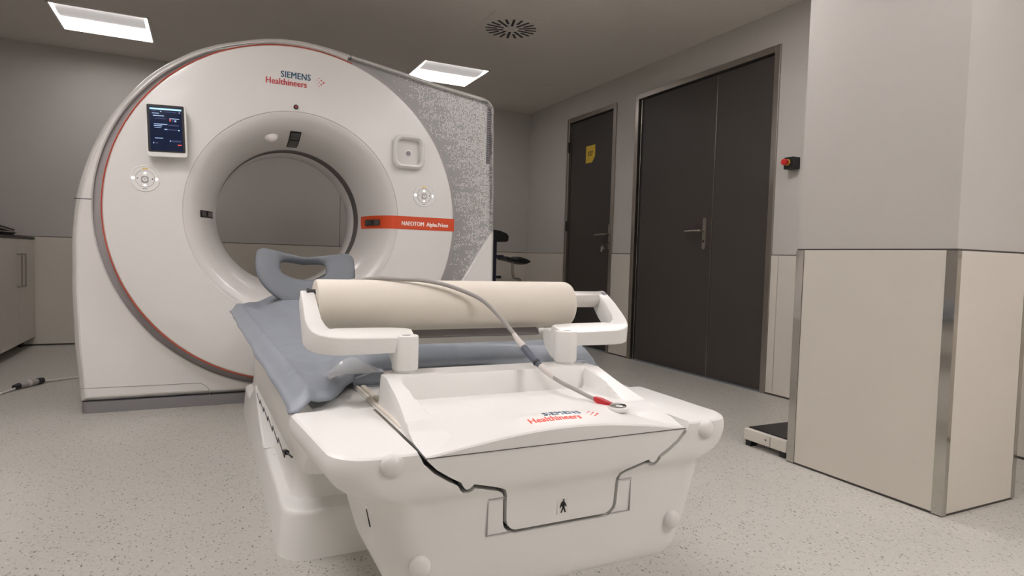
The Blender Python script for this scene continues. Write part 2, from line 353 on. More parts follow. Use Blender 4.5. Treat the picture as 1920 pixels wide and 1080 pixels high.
# ceiling luminaires
def lamp(x, y, e, label):
    t = thing('ceiling_light', (x, y, H), label, 'light', 'square recessed ceiling lights')
    h, z = .295, H; b = bmesh.new()
    for bx in ((x-h, x+h, y-h, y-h+.012, z-.004, z+.02), (x-h, x+h, y+h-.012, y+h, z-.004, z+.02), (x-h, x-h+.012, y-h, y+h, z-.004, z+.02), (x+h-.012, x+h, y-h, y+h, z-.004, z+.02)): box(*bx, b)
    obj('frame', b, 'whiteprint', t)
    # reflector trough: sloped sides
    i = h-.013; b = loft([[(x-i, y-i, z), (x+i, y-i, z), (x+i, y+i, z), (x-i, y+i, z)], [(x-i+.03, y-i+.02, z+.075), (x+i-.03, y-i+.02, z+.075), (x+i-.03, y+i-.02, z+.075), (x-i+.03, y+i-.02, z+.075)]], caps=(False, True))
    mm = M['refl'].copy(); mm.name = 'lamp_reflector_glow'; mm.node_tree.nodes['Principled BSDF'].inputs['Emission Strength'].default_value = e; M['_r'] = mm
    obj('reflector', b, '_r', t)
    # curved perforated basket running along x
    arc = [(y-.272+.335*(k/14), z+.030-.034*math.sin(PI*k/14)**.6) for k in range(15)]
    b = prism(arc, 0, x-.262, x+.262)
    obj('diffuser', b, 'diff', t, smooth=40)
    return t
LB = ['square recessed ceiling light above the left end of the scanner', 'square recessed ceiling light above the right shoulder of the scanner',
      'square recessed ceiling light left of the patient table', 'square recessed ceiling light between table and double door',
      'unseen square recessed ceiling light added to brighten the table foot from the left', 'unseen square recessed ceiling light added beside the pillar to brighten the table foot',
      'square recessed ceiling light behind the camera on the left', 'square recessed ceiling light behind the camera on the right']
for (x, y, e), lb in zip(LAMPS, LB): lamp(x, y, e, lb)
# air outlet
t = thing('air_vent', (1.907, 4.03, H), 'round swirl air outlet with radial slots in a square ceiling plate', 'vent')
obj('plate', prism(rrect(1.907, 4.03, .225, .225, .01), 2, H-.006, H+.001), 'ceil', t, bevel=.002)
for k in range(20):
    a = 2*PI*k/20; r0 = .055 if k % 2 == 0 else .098; r1 = .178; wd = .0085; ca, sa = math.cos(a), math.sin(a)
    pts = [(1.907+r*ca-s*sa, 4.03+r*sa+s*ca) for r, s in ((r0, -wd), (r1, -wd), (r1, wd), (r0, wd))]
    obj('slot', prism(pts, 2, H-.0075, H-.0055), 'black', t)
obj('hub', cyl((1.907, 4.03, H-.010), (1.907, 4.03, H-.006), .024, n=24), 'ceil', t)
t = thing('access_hatch', (2.85, 5.26, H), 'small square access hatch in the ceiling near the far doors', 'hatch')
obj('hatch_lid', box(2.79, 2.91, 5.12, 5.40, H-.004, H), 'ceil', t, bevel=.001)

# ================================================================ SCANNER
GX, GY, GZ = .4458, 3.5386, 1.0123
sc = thing('ct_scanner', (GX, GY, 0), 'large white ring-shaped medical scanner with a round bore and an orange stripe', 'scanner')
OUT = [(-.985, .055), (-.997, .2), (-1.010, .325), (-1.021, .6), (-1.021, .843), (-1.004, 1.041), (-.970, 1.195), (-.923, 1.332), (-.849, 1.48), (-.722, 1.648), (-.620, 1.742), (-.511, 1.819), (-.425, 1.863), (-.337, 1.897), (-.156, 1.949),
       (.007, 1.966), (.15, 1.957), (.281, 1.937), (.55, 1.895), (.806, 1.85), (1.0, 1.825), (1.120, 1.808), (1.150, 1.79), (1.178, 1.755), (1.199, .963), (1.205, .5), (1.205, .055)]
_a = OUT.index((-1.021, .843)); _b = OUT.index((.281, 1.937)); _s = []
for i in range(_a, _b):                            # round the left and top of the outline
    p0, p1, p2, p3 = [Vector(OUT[j]) for j in (i-1, i, i+1, i+2)]
    for k in range(4):
        t = k/4; v = .5*((2*p1)+(p2-p0)*t+(2*p0-5*p1+4*p2-p3)*t*t+(3*p1-p0-3*p2+p3)*t**3); _s.append((v.x, v.y))
OUT = OUT[:_a]+_s+OUT[_b:]
def off_poly(P, d):
    n = len(P); o = []
    for i in range(n):
        a, b, c = Vector(P[i-1]), Vector(P[i]), Vector(P[(i+1) % n]); t1 = (b-a).normalized(); t2 = (c-b).normalized()
        n1 = Vector((-t1.y, t1.x)); n2 = Vector((-t2.y, t2.x)); m_ = (n1+n2)/max(1+n1.dot(n2), .35); o.append(tuple(b+m_*d))
    return o
def area(P): return sum(P[i-1][0]*P[i][1]-P[i][0]*P[i-1][1] for i in range(len(P)))/2
def ray_out(th, OUT):
    d = Vector((math.cos(th), math.sin(th))); best = None; n = len(OUT)
    for i in range(n):
        a = Vector((OUT[i][0], OUT[i][1]-GZ)); b = Vector((OUT[(i+1) % n][0], OUT[(i+1) % n][1]-GZ)); e = b-a; den = d.x*e.y-d.y*e.x
        if abs(den) < 1e-9: continue
        t = (a.x*e.y-a.y*e.x)/den; s = (a.x*d.y-a.y*d.x)/den
        if t > 0 and -1e-6 <= s <= 1+1e-6: best = t if best is None else max(best, t)
    return best
SG = 1 if area(OUT) > 0 else -1
TH = sorted({round(2*PI*k/240, 5) for k in range(240)} | {round(math.atan2(z-GZ, x) % (2*PI), 5) for x, z in OUT})
def inset(d):                                     # outline offset inwards, sampled at the same angles
    P_ = off_poly(OUT, SG*d)
    return [Vector((math.cos(t), math.sin(t)))*ray_out(t, P_) for t in TH]
RO = [p.length for p in inset(0)]
def W(p, y): return (GX+p.x, GY+y, GZ+p.y)
def circ(r, y): return [(GX+r*math.cos(t), GY+y, GZ+r*math.sin(t)) for t in TH]
loops = [circ(.45, .75), [W(p, .75) for p in inset(.05)], [W(p, .70) for p in inset(.012)], [W(p, .66) for p in inset(0)], [W(p, .118) for p in inset(0)], [W(p, .090) for p in inset(.009)], [W(p, .069) for p in inset(.025)], [W(p, .068) for p in inset(.029)], [W(p, .100) for p in inset(.031)], circ(.80, .100)]
bm = loft(loops, caps=(False, False))
hs = obj('housing', bm, ['white', 'dots'], sc, smooth=28)
for p in hs.data.polygons:                        # the right flank carries the grey dotted print
    c = p.center
    if c.x > 1.08 and c.z > .99 and c.z < 1.80 and c.y < .12: p.material_index = 1
# grey dotted front panel in the plane behind the disc
I34 = inset(.031)
bm = loft([circ(.82, .0995), circ(.82, .096), [W(p, .096) for p in I34], [W(p, .0995) for p in I34]], caps=(False, False))
fp = obj('dotted_front_panel', bm, 'dots', sc, label='grey front panel printed with a field of small white squares')
# white plate, left and below, with the circular cut-out
b = bmesh.new(); cols = []
dl = [(1.190, 1.012), (1.178, .989), (.974, .666), (.84, .45), (.70, .33), (.661, .351)]
for t, r, ip in zip(TH, RO, inset(.0292)):
    deg = math.degrees(t)
    if deg < 73.5: continue
    ri = .912+.020*sstep(80, 175, deg)
    if deg > 315:
        d = Vector((math.cos(t), math.sin(t))); ri = None
        for (x0, z0), (x1, z1) in zip(dl, dl[1:]):
            a = Vector((x0, z0-GZ)); e = Vector((x1-x0, z1-z0)); den = d.x*e.y-d.y*e.x
            if abs(den) < 1e-9: continue
            tt = (a.x*e.y-a.y*e.x)/den; s = (a.x*d.y-a.y*d.x)/den
            if tt > 0 and 0 <= s <= 1: ri = tt if ri is None else max(ri, tt)
        if ri is None: continue
    ro = ip.length
    if ro < ri+.004: continue
    cols.append((Vector((math.cos(t), math.sin(t))), ri, ip))
prevc = None
for d, ri, ip in cols:
    ring = [b.verts.new(W(d*ri, .0958)), b.verts.new(W(d*ri, .074)), b.verts.new(W(d*(ri+.006), .068)), b.verts.new(W(ip*(1-.002/ip.length), .068)), b.verts.new(W(ip, .070)), b.verts.new(W(ip, .0958))]
    if prevc and True:
        for k in range(6): b.faces.new((prevc[k], prevc[(k+1) % 6], ring[(k+1) % 6], ring[k]))
    else: b.faces.new(ring)
    prevc = ring
b.faces.new(prevc[::-1])
obj('side_cover', b, 'white', sc, smooth=32, label='white cover plate with a circular cut-out around the front ring')
# groove wall between disc and cover
obj('ring_groove', ringlathe(GX, GZ, [(.9349, GY+.0957), (.9349, GY+.0942), (.86, GY+.0942), (.86, GY+.0957)], close=True), 'groove', sc)
# front disc
PR = [(.394, .343), (.398, .30), (.405, .25), (.416, .19), (.432, .13), (.455, .075), (.482, .037), (.512, .012), (.543, .003)]
def pr(r):
    if r >= .546: return 0
    for (a, ya), (c, yc) in zip(PR, PR[1:]+[(.546, 0)]):
        if a <= r <= c: return ya+(yc-ya)*(r-a)/(c-a)
    return .343
bm = ringlathe(GX, GZ, [(r, GY+y) for r, y in [(.870, .094), (.880, .090), (.890, .055), (.890, .022), (.887, .010), (.880, .002), (.872, 0), (.72, 0), (.549, 0), (.5475, .001)]], n=192)
obj('front_disc', bm, 'white', sc, smooth=30)
sub = []
for (a, ya), (c, yc) in zip(PR, PR[1:]):
    sub += [(a+(c-a)*k/3, 0) for k in range(3)]
# smooth funnel through the profile points (Catmull-Rom)
Q = [Vector(p) for p in PR]; fine = []
for i in range(len(Q)-1):
    a, p, q, d = Q[max(i-1, 0)], Q[i], Q[i+1], Q[min(i+2, len(Q)-1)]
    for k in range(4):
        t = k/4; v = .5*((2*p)+(q-a)*t+(2*a-5*p+4*q-d)*t*t+(3*p-a-3*q+d)*t**3); fine.append((v.x, GY+v.y))
fine.append((PR[-1][0], GY+PR[-1][1])); fine += [(.5455, GY+.004), (.5475, GY+.0015)]
obj('bore_funnel', ringlathe(GX, GZ, fine, n=192), 'funnel', sc, smooth=50, label='pale grey funnel leading into the bore')
obj('bore_window_ring', ringlathe(GX, GZ, [(.394, GY+.3431), (.3965, GY+.347), (.3965, GY+.465), (.394, GY+.4699)], n=160), 'ring', sc, smooth=50, label='dark grey ring inside the bore')
obj('bore_tunnel', ringlathe(GX, GZ, [(.394, GY+.470), (.391, GY+.475), (.391, GY+.60), (.394, GY+.69), (.41, GY+.735), (.455, GY+.752)], n=160), 'funnel', sc, smooth=50)
obj('red_trim_line', ringlathe(GX, GZ, [(.8912, GY+.020), (.8912, GY+.010), (.8893, GY+.004), (.8872, GY+.002), (.886, GY+.004), (.886, GY+.014)], n=120, a0=math.radians(72), a1=math.radians(268), close=True), 'red', sc, smooth=50, label='thin red line around the left rim of the disc')
# seams on the housing
b = prism([(GY+.0672, 1.905), (GY+.068, 1.9125), (GY+.0895, 1.9295), (GY+.118, 1.9385), (GY+.36, 1.9385), (GY+.36, 1.93), (GY+.12, 1.93), (GY+.10, 1.90)], 0, GX+.279, GX+.283); obj('seam', b, 'dkgrey', sc)
b = bmesh.new(); box(GX-1.0055, GX-.935, GY+.0665, GY+.0685, 1.0385, 1.0425, b); obj('seam', b, 'dkgrey', sc)
b = tube([(GX-.985, GY+.067, .128), (GX-.7, GY+.067, .125), (GX-.49, GY+.067, .123), (GX-.45, GY+.067, .115), (GX-.425, GY+.067, .09), (GX-.42, GY+.067, .058)], .0012, n=6); obj('seam', b, 'plinth', sc)
# vent slot on the right flank
b = box(GX+1.128, GX+1.150, GY+.092, GY+.12, 1.40, 1.745); obj('vent_slot', b, 'plinth', sc, label='narrow dark ventilation slot')
for k in range(24):
    z = 1.408+k*.014; obj('vent_fin', box(GX+1.129, GX+1.149, GY+.089, GY+.0925, z, z+.005), 'dkgrey', sc)
# plinth
obj('plinth', loft([[(x, y, 0) for x, y in rrect(GX+.105, GY+.395, 1.085, .315, .03)], [(x, y, .056) for x, y in rrect(GX+.105, GY+.395, 1.085, .325, .03)]]), 'plinth', sc, smooth=30, label='dark grey base plinth')
# orange strip following the disc
b = bmesh.new(); g = []
for i in range(61):
    x = .399+(.8895-.399)*i/60; col = []
    for k in range(7):
        z = .966+.0745*k/6; r = math.hypot(x, z-GZ); col.append(b.verts.new((GX+x, GY+pr(r)-.0018-(.0 if r > .52 else .003), z)))
    g.append(col)
for a, c in zip(g, g[1:]):
    for k in range(6): b.faces.new((a[k], c[k], c[k+1], a[k+1]))
obj('orange_strip', b, 'orange', sc, smooth=50, label='orange stripe with white lettering')
text('model_lettering', 'NAEOTOM  Alpha.Prime', .034, 'whiteprint', sc, (GX+.568, GY-.0022, .988), (1, 0, 0), (0, 0, 1), bold=.0014, sx=.80, label='white lettering on the orange stripe')
def patch(name, m, a_deg, r0, r1, hw, off=.002, parent=sc):    # small plate that lies on the funnel surface
    b = bmesh.new(); g = []; a = math.radians(a_deg); d = Vector((math.cos(a), math.sin(a))); s = Vector((-d.y, d.x))
    for i in range(7):
        r = r0+(r1-r0)*i/6; row = []
        for k in range(5):
            p = d*r+s*(hw*(k-2)/2); rr = p.length
            row.append((GX+p.x-d.x*off, GY+pr(rr)-off, GZ+p.y-d.y*off))
        g.append(row)
    V = [[b.verts.new(p) for p in row] for row in g]
    for p, q in zip(V, V[1:]):
        for k in range(4): b.faces.new((p[k], p[k+1], q[k+1], q[k]))
    r = bmesh.ops.extrude_face_region(b, geom=list(b.faces))
    for v in r['geom']:
        if isinstance(v, bmesh.types.BMVert): v.co -= Vector((0, off*.8, 0))
    return obj(name, b, m, parent, smooth=40)
patch('camera_window', 'black', 90.8, .401, .456, .029, .002); patch('camera_glass', 'glass', 90.8, .405, .424, .023, .0045); patch('camera_glass', 'glass', 90.8, .428, .452, .023, .0045)
for a in (181.8,): patch('laser_window', 'black', a, .411, .470, .018, .002); patch('laser_glass', 'glass', a, .415, .438, .012, .0045); patch('laser_glass', 'ring', a, .443, .464, .012, .0045)
patch('laser_window', 'dkgrey', -1.6, .412, .462, .017, .006); patch('laser_glass', 'glass', -1.6, .416, .436, .012, .008); patch('laser_glass', 'ring', -1.6, .441, .458, .012, .008)
b = bmesh.new(); bmesh.ops.create_uvsphere(b, u_segments=24, v_segments=14, radius=.037)
for v in b.verts: v.co = Vector((v.co.x, v.co.y*.8, v.co.z*.85)) + Vector((GX-.131, GY+.112, 1.436))
obj('microphone_dome', b, 'whiteprint', sc, smooth=60, label='small white dome at the top of the funnel')
# top knob
obj('camera_knob', rcyl((GX-.017, GY+.002, 1.582), (GX-.017, GY-.008, 1.582), .0125, .003, 24), 'dkgrey', sc, smooth=40)
obj('camera_lens', cyl((GX-.017, GY-.008, 1.582), (GX-.017, GY-.010, 1.582), .005, n=16), 'redprint', sc)
# brand lettering
def brand(parent, ox, oy, oz, xd, ud, k, teal, red, pre, fmap=None):
    X = Vector(xd).normalized(); U = Vector(ud).normalized(); O = Vector((ox, oy, oz)); N = X.cross(U)
    text(pre, 'SIEMENS', .0475*k, teal, parent, O+X*.0*k+U*.0, xd, ud, bold=.0011*k, sx=.83, track=1.06, label='blue-green upper line of the lettering', fmap=fmap)
    text(pre, 'Healthineers', .0475*k, red, parent, O-X*.075*k-U*.0405*k, xd, ud, bold=.0011*k, sx=.83, track=1.03, label='red lower line of the lettering', fmap=fmap)
    for dx, dz, r in ((.176, .001, .0015), (.187, .010, .0023), (.187, -.012, .0023), (.198, .020, .0027), (.198, -.001, .003), (.198, -.022, .0027), (.209, .010, .0038), (.209, -.012, .0038), (.221, -.001, .0048)):
        p = O+X*dx*k+U*dz*k
        if fmap: p = fmap(p, 0)
        obj('logo_dot', cyl(p-N*.0003, p+N*.0006, r*k, n=10), red, parent)
brand(sc, GX-.095, GY-.001, 1.7295, (1, 0, 0), (0, 0, 1), .985, 'teal', 'redprint', 'brand_lettering')
# tablet
def tabl():
    cx, cz, hw, hh, a = GX-.6145, 1.382, .0865, .1265, math.radians(2.4)
    t = obj('tablet_mount', box(cx-.04, cx+.04, GY-.036, GY+.001, cz-.06, cz+.06), 'white', sc)
    R = Matrix.Rotation(-a, 4, 'Y') @ Matrix.Rotation(math.radians(0), 4, 'X')
    def place(b, y0=0):
        b.transform(Matrix.Translation((cx, GY-.038, cz)) @ R)
        return b
    fr = obj('tablet_frame', place(prism(rrect(0, 0, hw, hh, .014), 1, -.022, .004)), 'white2', sc, smooth=35, bevel=.004, seg=3, label='white rounded tablet housing')
    s = obj('tablet_bezel', place(prism(rrect(-.001, .007, hw-.008, hh-.015, .006), 1, -.0242, -.0222)), 'black', sc)
    s2 = obj('tablet_screen', place(box(-.069, .067, -.0252, -.0243, -.098, .108)), 'screen', sc, label='lit tablet screen with a dark blue menu')
    def bar(m, x0, x1, z0, z1):
        o = obj('screen_item', place(box(x0, x1, -.0262, -.0254, z0, z1)), m, s2, org=ORG[sc])
    bar('ui_b', -.067, .066, .095, .102)
    for x0, x1, z, h, m in ((-.06, -.04, .088, .003, 'ui_d'), (-.024, -.018, .086, .004, 'ui_w'), (0, .045, .085, .003, 'ui_d'), (.055, .06, .085, .004, 'ui_w'), (-.058, -.029, .077, .003, 'ui_w'), (-.054, -.008, .065, .0045, 'ui_w'), (.014, .056, .055, .003, 'ui_w'),
                          (-.048, 0, .053, .003, 'ui_d'), (.014, .020, .043, .012, 'ui_r'), (.024, .029, .043, .010, 'ui_d'), (.035, .043, .042, .008, 'ui_w'), (-.052, .005, .026, .0035, 'ui_w'), (.008, .054, .022, .006, 'ui_d'), (-.052, -.018, .018, .004, 'ui_w'), (-.05, -.022, .010, .002, 'ui_w'),
                          (-.008, .004, .002, .005, 'ui_w'), (.006, .046, .002, .004, 'ui_d'), (.05, .055, .0, .005, 'ui_b'), (-.05, -.016, -.040, .0035, 'ui_w'), (.012, .017, -.053, .006, 'ui_w'), (.019, .06, -.054, .008, 'ui_d'), (-.058, -.054, -.064, .006, 'ui_w'), (-.048, -.038, -.064, .005, 'ui_d'), (.045, .062, -.070, .005, 'ui_r')):
        bar(m, x0, x1, z-.001, z-.001+h)
tabl()
def control(cx, cz, R):
    p = ring = obj('control_panel', ringlathe(cx, cz, [(0.0001, GY-.0012), (R-.006, GY-.0012), (R-.004, GY-.0035), (R-.001, GY-.003), (R, GY+.0005)], n=56), 'white2', sc, smooth=40, label='round control panel with four lit arrows')
    obj('inner_ring', ringlathe(cx, cz, [(R*.62, GY-.0012), (R*.62, GY-.0028), (R*.645, GY-.0028), (R*.645, GY-.0012)], n=48), 'groove', p, org=ORG[sc])
    obj('jog_button', prism(rrect(cx, cz-.004, .015, .0155, .009, 4), 1, GY-.005, GY-.001), 'groove', p, org=ORG[sc], bevel=.0015)
    obj('jog_cap', cyl((cx, GY-.005, cz-.004), (cx, GY-.0056, cz-.004), .0105, n=20), 'white2', p, org=ORG[sc])
    obj('jog_dot', cyl((cx, GY-.0056, cz-.002), (cx, GY-.0062, cz-.002), .0022, n=10), 'dkgrey', p, org=ORG[sc])
    def tri(pts): obj('lit_arrow', prism(pts, 1, GY-.0024, GY-.0013), 'led', p, org=ORG[sc])
    e = .0075
    tri([(cx-e, cz+.022), (cx+e, cz+.022), (cx, cz+.033)]); tri([(cx-e, cz-.026), (cx+e, cz-.026), (cx, cz-.037)] if False else [(cx-e, cz-.036), (cx+e, cz-.036), (cx, cz-.025)])
    tri([(cx-R*.92, cz), (cx-R*.84, cz+.007), (cx-R*.66, cz+.005), (cx-R*.66, cz-.006), (cx-R*.84, cz-.006)]); tri([(cx+R*.68, cz+.005), (cx+R*.76, cz+.008), (cx+R*.86, cz+.001), (cx+R*.8, cz-.008), (cx+R*.69, cz-.006)])
    for s in (-1, 1): obj('indicator', cyl((cx+s*R*.5, GY-.0012, cz), (cx+s*R*.5, GY-.0022, cz), .003, n=12), 'dkgrey', p, org=ORG[sc])
    for s in (-1, 1): obj('yellow_key', box(cx+s*.006-.005, cx+s*.006+.005, GY-.0024, GY-.0012, cz+R*.70, cz+R*.80), 'yellow', p, org=ORG[sc])
    for s in (-1, 1): obj('grey_key', box(cx+s*.005-.0035, cx+s*.005+.0035, GY-.0022, GY-.0012, cz-R*.80, cz-R*.74), 'plinth', p, org=ORG[sc])
control(GX-.708, 1.150, .064); control(GX+.700, 1.166, .066)
# square handle ring on the right
def ringsq(cx, cz, hx, hz):
    b = bmesh.new(); L = []
    for k, (ins, y) in enumerate(((0, .001), (-.003, -.018), (.002, -.031), (.011, -.036), (.019, -.031), (.023, -.018), (.024, .001))):
        L.append([(cx+px_, GY+y, cz+pz_) for px_, pz_ in rrect(0, 0, hx-ins, hz-ins, .044-ins*.8, 8)])
    return loft(L, caps=(False, False), bm=b)
obj('handle_ring', ringsq(GX+.600, 1.405, .088, .093), 'white2', sc, smooth=50, label='raised white rounded-square ring with a grey knob')
obj('ring_recess', prism(rrect(GX+.600, 1.405, .07, .075, .022), 1, GY-.001, GY+.001), 'funnel', sc)
obj('knob_rim', rcyl((GX+.600, GY, 1.400), (GX+.600, GY-.005, 1.400), .019, .003, 28), 'white2', sc, smooth=40)
obj('knob', rcyl((GX+.600, GY-.004, 1.400), (GX+.600, GY-.009, 1.400), .0135, .003, 24), 'plinth', sc, smooth=40)

# ================================================================ PATIENT TABLE
TY = 2.3
pt = thing('patient_table', (GX, TY, 0), 'white patient table with a scooped tray and a paper-roll holder at its foot end', 'table')
GAP = [(-.2095, .70), (-.2095, .575), (-.203, .562), (-.190, .549), (-.172, .537), (-.1575, .529), (-.1535, .522), (-.150, .5185), (-.1455, .5175), (-.141, .5195), (-.137, .5235), (-.120, .519), (-.100, .513), (-.0925, .509), (-.0895, .502), (-.088, .466), (-.086, .459), (-.080, .4525), (-.072, .4495)]
GAPo = GAP + [(-x, z) for x, z in GAP[::-1]]
sgn = 1 if area(GAPo) > 0 else -1
INN = off_poly(GAPo, sgn*.0028); OUTP = off_poly(GAPo, -sgn*.0028)
LV = [(.5755, .304, .727), (.5745, .308, .7235), (.572, .311, .7212), (.565, .3125, .720), (.556, .3125, .720), (.546, .310, .720), (.537, .305, .7202), (.530, .299, .7205), (.524, .291, .7212), (.519, .282, .7225), (.515, .274, .724), (.510, .267, .7265), (.504, .265, .729), (.495, .262, .7305), (.48, .2585, .7315), (.45, .251, .733), (.41, .240, .735), (.388, .233, .737), (.376, .228, .7395), (.368, .222, .744), (.363, .214, .752)]
def plan(hw, yf, yr, r, cx=-.003, fl=.017):
    pts = []
    for s, cen in ((1, (cx+hw-r, yf+r)), (-1, (cx-hw+r, yf+r))):
        A = [(-0.0)+PI*.5*k/8 for k in range(9)]
        for a in (A if s == -1 else A[::-1]):
            # front corners; angle measured from the front direction
            pass
    n = 8; right = [(cx+hw-r+r*math.cos(-a), yf+r+r*math.sin(-a)) for a in [PI/2*k/n for k in range(n+1)]]
    left = [(cx-hw+r-r*math.cos(a), yf+r-r*math.sin(a)) for a in [PI/2-PI/2*k/n for k in range(n+1)]]
    return [(cx+hw+.004, yr)] + right + left + [(cx-hw-fl, yr)]
bm = loft([[(GX+x, y, z) for x, y in plan(hw, yf, .965, .050, -.003 if z > .5 else .002, .017 if z > .52 else 0)] for z, hw, yf in LV])
cutter = prism([(GX+x, z) for x, z in OUTP], 1, .60, 1.3)
bm = boolean(bm, cutter, 'DIFFERENCE')
obj('end_cover', bm, 'white2', pt, smooth=28, bevel=.0012, label='wide white end cover with rounded wings')
# dark backing seen in the gap
obj('gap_backing', prism([(GX+x, z) for x, z in off_poly([(x, min(z, .556)) for x, z in GAPo], -sgn*.004)], 1, .760, .80), 'dkgrey', pt)
obj('gap_backing', box(GX-.214, GX-.199, .74, 1.15, .535, .560), 'black', pt)
obj('gap_backing', box(GX+.199, GX+.214, .74, 1.15, .535, .560), 'black', pt)
# centre piece: height field top with scooped tray
def xo(y): return .2065-.012*sstep(.74, .90, y)-.002*sstep(.9, 1.0, y)
def xmap(q, y):                                   # q = .2 is always the crest of the rim
    e = xo(y) if y > .735 else .2065
    return math.copysign(abs(q)*e/.2 if abs(q) <= .2 else e+(abs(q)-.2)/.0095*(.2105-e), q)
def ztop(x, y):
    a_ = abs(x); lip = .568+.0205*max(0, math.cos(min(a_/.2, 1)*PI/2))**1.1
    base = .5865+.0035*(1-sstep(.79, .92, y)); cx_ = max(0, math.cos(min(a_/.17, 1)*PI/2)); k = sstep(.768, .800, y)
    z = (lip+.0065*cx_**.7*sstep(.730, .772, y))*(1-k)+base*k if y < .8 else base
    rimz = .5685+(.6235-.5685)*min(1, max(0, (y-.728)/.215))**1.05
    hx = .150+.020*sstep(.77, .92, y)
    m_ = max(sstep(hx, hx+.007, a_), sstep(.945, .952, y))
    r = z*(1-m_)+max(rimz, z)*m_
    if y > .735 and r > .574:
        d = sstep(.2, .2025, a_); r = r*(1-d)+.574*d
        cr = max(0, a_-.165)**2+max(0, y-.985)**2
        dd = sstep(.030, .034, math.sqrt(cr)) if y > .985 and a_ > .165 else sstep(1.014, 1.019, y)
        if r > .574: r = r*(1-dd)+.574*dd
    return r
def yfront(z):
    for (z1, _, y1), (z0, _, y0) in zip(LV, LV[1:]):
        if z0 <= z <= z1: return y0+(y1-y0)*(z-z0)/(z1-z0)
    return .720 if z > .57 else .752
_h = [.2095, .2065, .204, .2028, .2022, .2016, .201, .2005, .2, .1992, .198, .196]+[.192-.0041*i for i in range(46)]+[.0035]
X_ = [-q for q in _h]+[0.]+_h[::-1]; NX = len(X_)-1; Y_ = sorted(set([.7225+.003*k for k in range(14)] + [.765+.0045*k for k in range(57)]+[1.026]))
b = bmesh.new(); G = [[b.verts.new((GX+xmap(x, y), y, ztop(x, y))) for y in Y_] for x in X_]
for i in range(NX):
    for j in range(len(Y_)-1): b.faces.new((G[i][j], G[i+1][j], G[i+1][j+1], G[i][j+1]))
ZL = [.560, .5535, .546, .537, .530, .524, .519, .515, .510, .504, .495, .48, .462, .44]
F = [[b.verts.new((GX+xmap(x, .72), .7205, max(ztop(x, .7225)-.0022, .5605))) for x in X_]] + [[b.verts.new((GX+xmap(x, .72), yfront(z), z)) for x in X_] for z in ZL]
for i in range(NX):
    b.faces.new((G[i][0], F[0][i], F[0][i+1], G[i+1][0]))
    for a, c in zip(F, F[1:]): b.faces.new((a[i], c[i], c[i+1], a[i+1]))
bk = [b.verts.new((GX+xmap(x, 1.026), Y_[-1], .44)) for x in X_]; n_ = len(Y_)-1
b.faces.new([G[i][n_] for i in range(NX+1)]+bk[::-1]); b.faces.new(F[-1]+bk[::-1])
b.faces.new([G[0][j] for j in range(n_+1)][::-1]+[f_[0] for f_ in F]+[bk[0]]); b.faces.new([G[NX][j] for j in range(n_+1)]+[bk[NX]]+[f_[NX] for f_ in F[::-1]])
bmesh.ops.recalc_face_normals(b, faces=b.faces)
inn = [(x, z if z < .6 else .70) for x, z in INN]
bm = boolean(b, prism([(GX+x, z) for x, z in inn], 1, .60, 1.3), 'INTERSECT')
tray = obj('foot_tray', bm, 'white2', pt, smooth=35, label='scooped white tray end of the table top')
obj('seam', box(GX-.2045, GX+.2045, .7193, .7206, .5664, .5673), 'ring', pt)
for s in (-1, 1):                                   # hatch lines beside the gap
    b = bmesh.new()
    for bx in ((.0905, .1135, .4995, .5005), (.113, .1140, .451, .5005), (.078, .1140, .4505, .4515)):
        x0, x1 = sorted((s*bx[0], s*bx[1])); box(GX+x0, GX+x1, yfront((bx[2]+bx[3])/2)-.0016, yfront((bx[2]+bx[3])/2)+.002, bx[2], bx[3], b)
    obj('hatch_line', b, 'groove', pt)
def dome(x, y, z, r, h, dark=False):
    b = bmesh.new(); bmesh.ops.create_uvsphere(b, u_segments=28, v_segments=14, radius=r)
    for v in b.verts: v.co = Vector((GX+x+v.co.x, y+v.co.y*h/r, z+v.co.z))
    return obj('bumper_cap', b, 'white', pt, smooth=60, label='round white cap')
for x, z, y in ((-.2445, .5635, .7205), (.2435, .5615, .7205), (-.2035, .427, .733), (.1945, .424, .733)): dome(x, y, z, .0142, .0088)
obj('side_slit', tube([(GX-.2588, .785, .489), (GX-.2538, .785, .465)], .0009, n=6, sub=1), 'dkgrey', pt)
# pictogram
pg = [(-.0042, .4655), (-.0012, .4725), (-.0036, .4745), (-.0046, .4715), (-.0056, .4725), (-.0040, .4790), (-.001, .4812), (.0014, .4812), (.0046, .4758), (.0052, .4732), (.0040, .4728), (.0022, .4760), (.0020, .4725), (.0042, .4655), (.0024, .4650), (.0002, .4710), (-.0024, .4650)]
obj('pictogram_plate', box(GX-.0085, GX+.0085, yfront(.473)-.0007, yfront(.473)+.003, .4635, .4845), 'white', pt)
obj('pictogram', prism([(GX+x+.0008, z) for x, z in pg], 1, yfront(.473)-.0013, yfront(.473)-.0004), 'black', pt, label='small black walking-figure symbol')
obj('pictogram', cyl((GX+.0012, yfront(.473)-.0013, .4828), (GX+.0012, yfront(.473)-.0004, .4828), .0014, n=12), 'black', pt)
# lettering on the shelf
brand(pt, GX-.016, .762, 0, (1, 0, 0), (0, 1, 0), .40, 'teal', 'coralprint', 'tray_lettering', fmap=lambda p, dz: Vector((p.x, .762+(p.y-.762)*.95, ztop(p.x-GX, .762+(p.y-.762)*.95)+.0002+dz*.4)))
# press stud
obj('stud_socket', rcyl((GX+.126, .785, .584), (GX+.126, .785, .5915), .0165, .003, 28), 'white2', pt, smooth=40)
obj('metal_stud', rcyl((GX+.126, .785, .588), (GX+.126, .785, .5945), .0135, .003, 28), 'chrome', pt, smooth=40, label='shiny metal stud')
